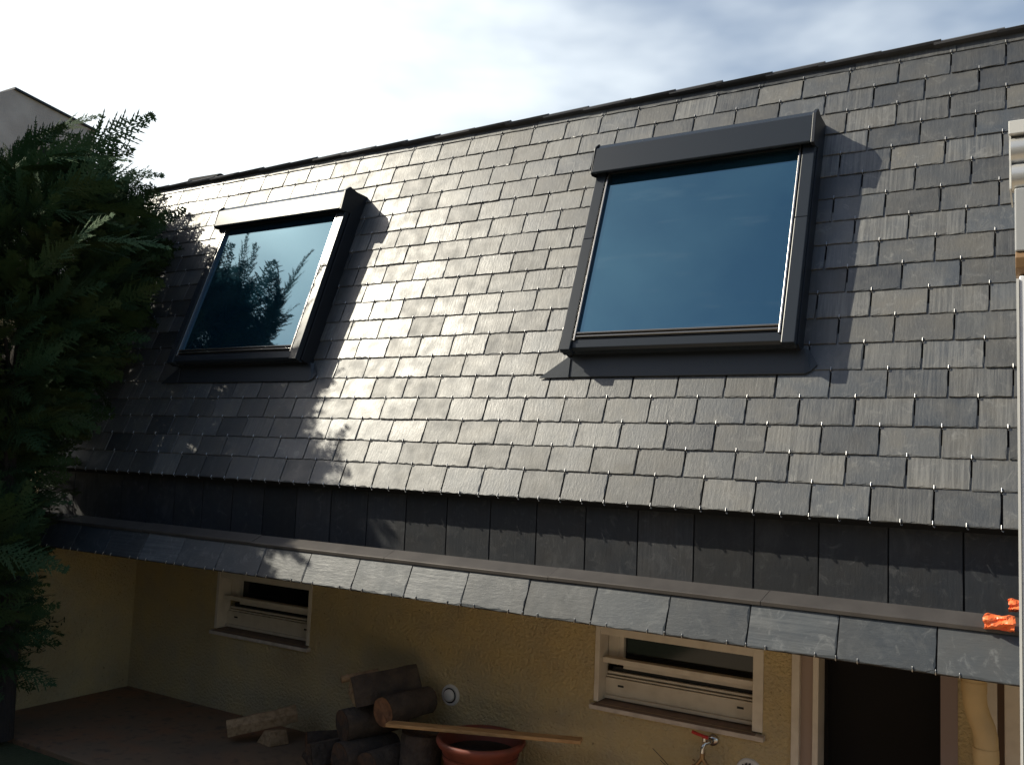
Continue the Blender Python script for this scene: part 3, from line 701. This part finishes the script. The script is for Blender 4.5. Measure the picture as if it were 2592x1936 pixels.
# ---------------------------------------------------------------- conifers
def spray_template(seed, L_=.34):
    r = np.random.RandomState(seed); vs = []; fs = []
    def blade(p, d, l, wd, nrm):
        side = np.cross(d, nrm); side /= np.linalg.norm(side)+1e-9
        b = len(vs)
        vs.extend([p, p+d*l*.45+side*wd, p+d*l+nrm*(-.05*l), p+d*l*.45-side*wd]); fs.append((b, b+1, b+2, b+3))
    nrm = np.array([0, 0, 1.]); nb_ = 15
    for i in range(nb_):
        t = (i+.6)/nb_; x = L_*t; zc = -.18*L_*t*t
        p0_ = np.array([x, 0, zc]); env = ((1-t)**.75*.36*L_*(.35+.65*min(1, t*4))+.012)*(.55+.75*r.rand())
        if i < nb_-1: blade(p0_, np.array([1, 0, -.3*t])/1.02, L_/nb_*1.7, .0035, nrm)
        for sgn in ((-1, 1) if True else (1,)):
            ang = math.radians(38+r.rand()*14)*sgn; dd = np.array([math.cos(ang), math.sin(ang), -.15+r.randn()*.08]); dd /= np.linalg.norm(dd)
            ll = env*(.6+.6*r.rand()); m_ = max(2, int(ll/.016))
            for j in range(m_):
                u = (j+.4)/m_; pp = p0_+dd*ll*u
                blade(pp, dd, ll/m_*1.8, .0042*(1.25-u*.6), nrm)
                if j < m_-1 or m_ < 3:
                    for s2 in (-1, 1):
                        a2 = ang+s2*math.radians(35+10*r.rand()); d2 = np.array([math.cos(a2), math.sin(a2), -.1]); blade(pp, d2/np.linalg.norm(d2), .020*(1.1-u*.5)*(.6+.8*r.rand()), .0044, nrm)
    blade(np.array([L_*.97, 0, -.18*L_]), np.array([1, 0, -.3])/1.04, .03, .004, nrm)
    return np.array(vs), np.array(fs)
TMP = [spray_template(s) for s in (1, 2, 3, 4)]
def conifer(name, label, base, lobes, nspr, seed, tips=(), trunk=None, size=(.75, 1.25), group=None, lean=(0, 0, 0)):
    r = np.random.RandomState(seed); base = np.array(base, float)
    root = thing(name, label, 'tree', tuple(base), group)
    V = []; F = []; TN = []; off = 0
    vol = np.array([l[1][0]*l[1][1]+l[1][1]*l[1][2]+l[1][0]*l[1][2] for l in lobes]); pr = vol/vol.sum()
    items = []
    while len(items) < nspr:
        k = r.choice(len(lobes), p=pr); c, ra = np.array(lobes[k][0]), np.array(lobes[k][1])
        d = r.randn(3); d /= np.linalg.norm(d); rad = .62+.38*r.rand()**.6
        p = c+d*ra*rad
        inside = any(np.sum(((p-np.array(l[0]))/np.array(l[1]))**2) < .62**2 for j, l in enumerate(lobes) if j != k)
        if inside: continue
        dirn = d*np.array([1, 1, .6])+np.array([0, 0, .45])+r.randn(3)*.28+np.array(lean); dirn /= np.linalg.norm(dirn)
        sc_ = size[0]+(size[1]-size[0])*r.rand(); 
        items.append((p-dirn*.12, dirn, sc_, rad))
    for p, dr, s_ in tips: dr = np.array(dr, float); items.append((np.array(p, float), dr/np.linalg.norm(dr), s_, 1.))
    for p, dirn, s_, rad in items:
        tv, tf = TMP[r.randint(4)]
        rnv = r.randn(3); y = np.cross(rnv, dirn); y /= np.linalg.norm(y); z = np.cross(dirn, y)
        if z[2] < 0: z = -z; y = -y
        R_ = np.stack([dirn, y, z]); vv = (tv*s_)@R_+p-base
        V.append(vv); F.append(tf+off); off += len(tv)
        TN.append(np.full(len(tf), np.clip(.25+.5*r.rand()+.25*(rad-.8), 0, 1)))
    V = np.concatenate(V); F = np.concatenate(F); TN = np.concatenate(TN)
    me = bpy.data.meshes.new('crown'); me.vertices.add(len(V)); me.vertices.foreach_set('co', V.ravel().astype(np.float32))
    me.loops.add(len(F)*4); me.loops.foreach_set('vertex_index', F.ravel().astype(np.int32))
    me.polygons.add(len(F)); me.polygons.foreach_set('loop_start', np.arange(0, len(F)*4, 4, dtype=np.int32))
    me.update(calc_edges=True); a = me.attributes.new('tone', 'FLOAT', 'FACE'); a.data.foreach_set('value', TN.astype(np.float32))
    me.materials.append(M_leaf); o = bpy.data.objects.new('crown', me); COL.objects.link(o); o.parent = root
    m = MB()
    tp = trunk or [tuple(base), (base[0], base[1], lobes[0][0][2]+.3)]
    tp = [Vector(q)-Vector(base) for q in tp]; m.tube(tp, [.06*(1-.8*i/(len(tp)-1))+.01 for i in range(len(tp))], 10, jit=.15)
    for l in lobes:
        for k in range(7):
            d = Vector(r.randn(3)).normalized(); e = Vector([l[0][i]+d[i]*l[1][i]*.8 for i in range(3)])-Vector(base)
            tt = min(max((e.z-.3)/max(tp[-1].z, .1), .15), .95)
            f = tt*(len(tp)-1); i0 = min(int(f), len(tp)-2); s0_ = tp[i0].lerp(tp[i0+1], f-i0)
            m.tube([s0_, s0_.lerp(e, .5)+Vector((0, 0, -.05)), e], [.022, .013, .005], 6)
    m.build('trunk', M_trunk, root)
    return root
LOBES = [((-5.83, 3.22, 1.02), (.78, .70, .76)), ((-5.70, 3.02, .48), (.60, .58, .70)), ((-5.74, 2.95, -.25), (.44, .48, .65)), ((-6.15, 3.75, 1.42), (.75, .65, .55)), ((-5.85, 2.9, -.9), (.40, .42, .5)), ((-6.35, 3.1, -.85), (.5, .5, .6)), ((-5.22, 2.92, -.9), (.17, .2, .62))]
TIPS = []
for tip, dr, sz in [((-4.89, 3.5, 2.07), (.5, .6, .42), 1.5), ((-4.81, 3.5, 1.79), (.55, .65, .35), 1.5), ((-5.53, 3.5, 2.28), (.5, .5, .6), 1.3), ((-5.89, 3.5, 2.27), (.2, .4, .9), 1.2),
                    ((-5.13, 3.5, 1.97), (.5, .6, .5), 1.5), ((-4.75, 3.5, 1.50), (.55, .7, .1), 1.3), ((-4.66, 3.5, 1.30), (.55, .7, .15), 1.2), ((-4.98, 3.4, 1.88), (.5, .7, .3), 1.4),
                    ((-5.3, 3.5, 2.10), (.5, .5, .7), 1.4), ((-5.7, 3.45, 2.15), (.4, .5, .7), 1.2), ((-5.4, 3.3, 2.0), (.4, .4, .8), 1.3), ((-5.0, 3.35, 1.65), (.5, .6, .4), 1.3),
                    ((-4.66, 3.05, 1.35), (.6, .2, .7), 1.2), ((-4.75, 3.0, .95), (.8, 0, .4), .9), ((-4.66, 3.0, -.64), (.7, .5, -.1), 1.3), ((-4.90, 3.0, -.93), (.6, .5, .05), 1.0),
                    ((-4.93, 3.0, -.80), (.6, .6, .1), .8)]:
    d = Vector(dr).normalized(); TIPS.append((tuple(Vector(tip)-d*.33*sz), tuple(d), sz))
    for q in range(2):
        e = (d+Vector((rnd.random()-.5, rnd.random()-.5, rnd.random()-.5))*.5).normalized(); TIPS.append((tuple(Vector(tip)-d*.33*sz-e*.08-Vector((.06, .05, .05))), tuple(e), sz*.85))
conifer('conifer_tree', 'tall dark feathery conifer growing against the left end of the slate roof', (-5.11, 3.02, GZ), LOBES, 3400, 5, TIPS,
        trunk=[(-5.11, 3.02, GZ), (-5.16, 3.03, -.9), (-5.42, 3.08, 0), (-5.5, 3.15, 1.0), (-5.55, 3.2, 1.9)])
conifer('conifer_tree', 'conifer of the hedge seen mainly as a reflection in the left roof window', (-6.4, 1.9, GZ), [((-6.4, 1.9, -.5), (.8, .9, 1.2)), ((-6.5, 2.3, .5), (.6, .6, .6))], 1000, 6, size=(1.2, 1.9))
conifer('hedge_conifer', 'near conifer of the hedge out of the picture at left', (-6.6, .3, GZ), [((-6.6, .3, -.7), (.8, 1.1, 1.0))], 700, 7, size=(1.4, 2.2))
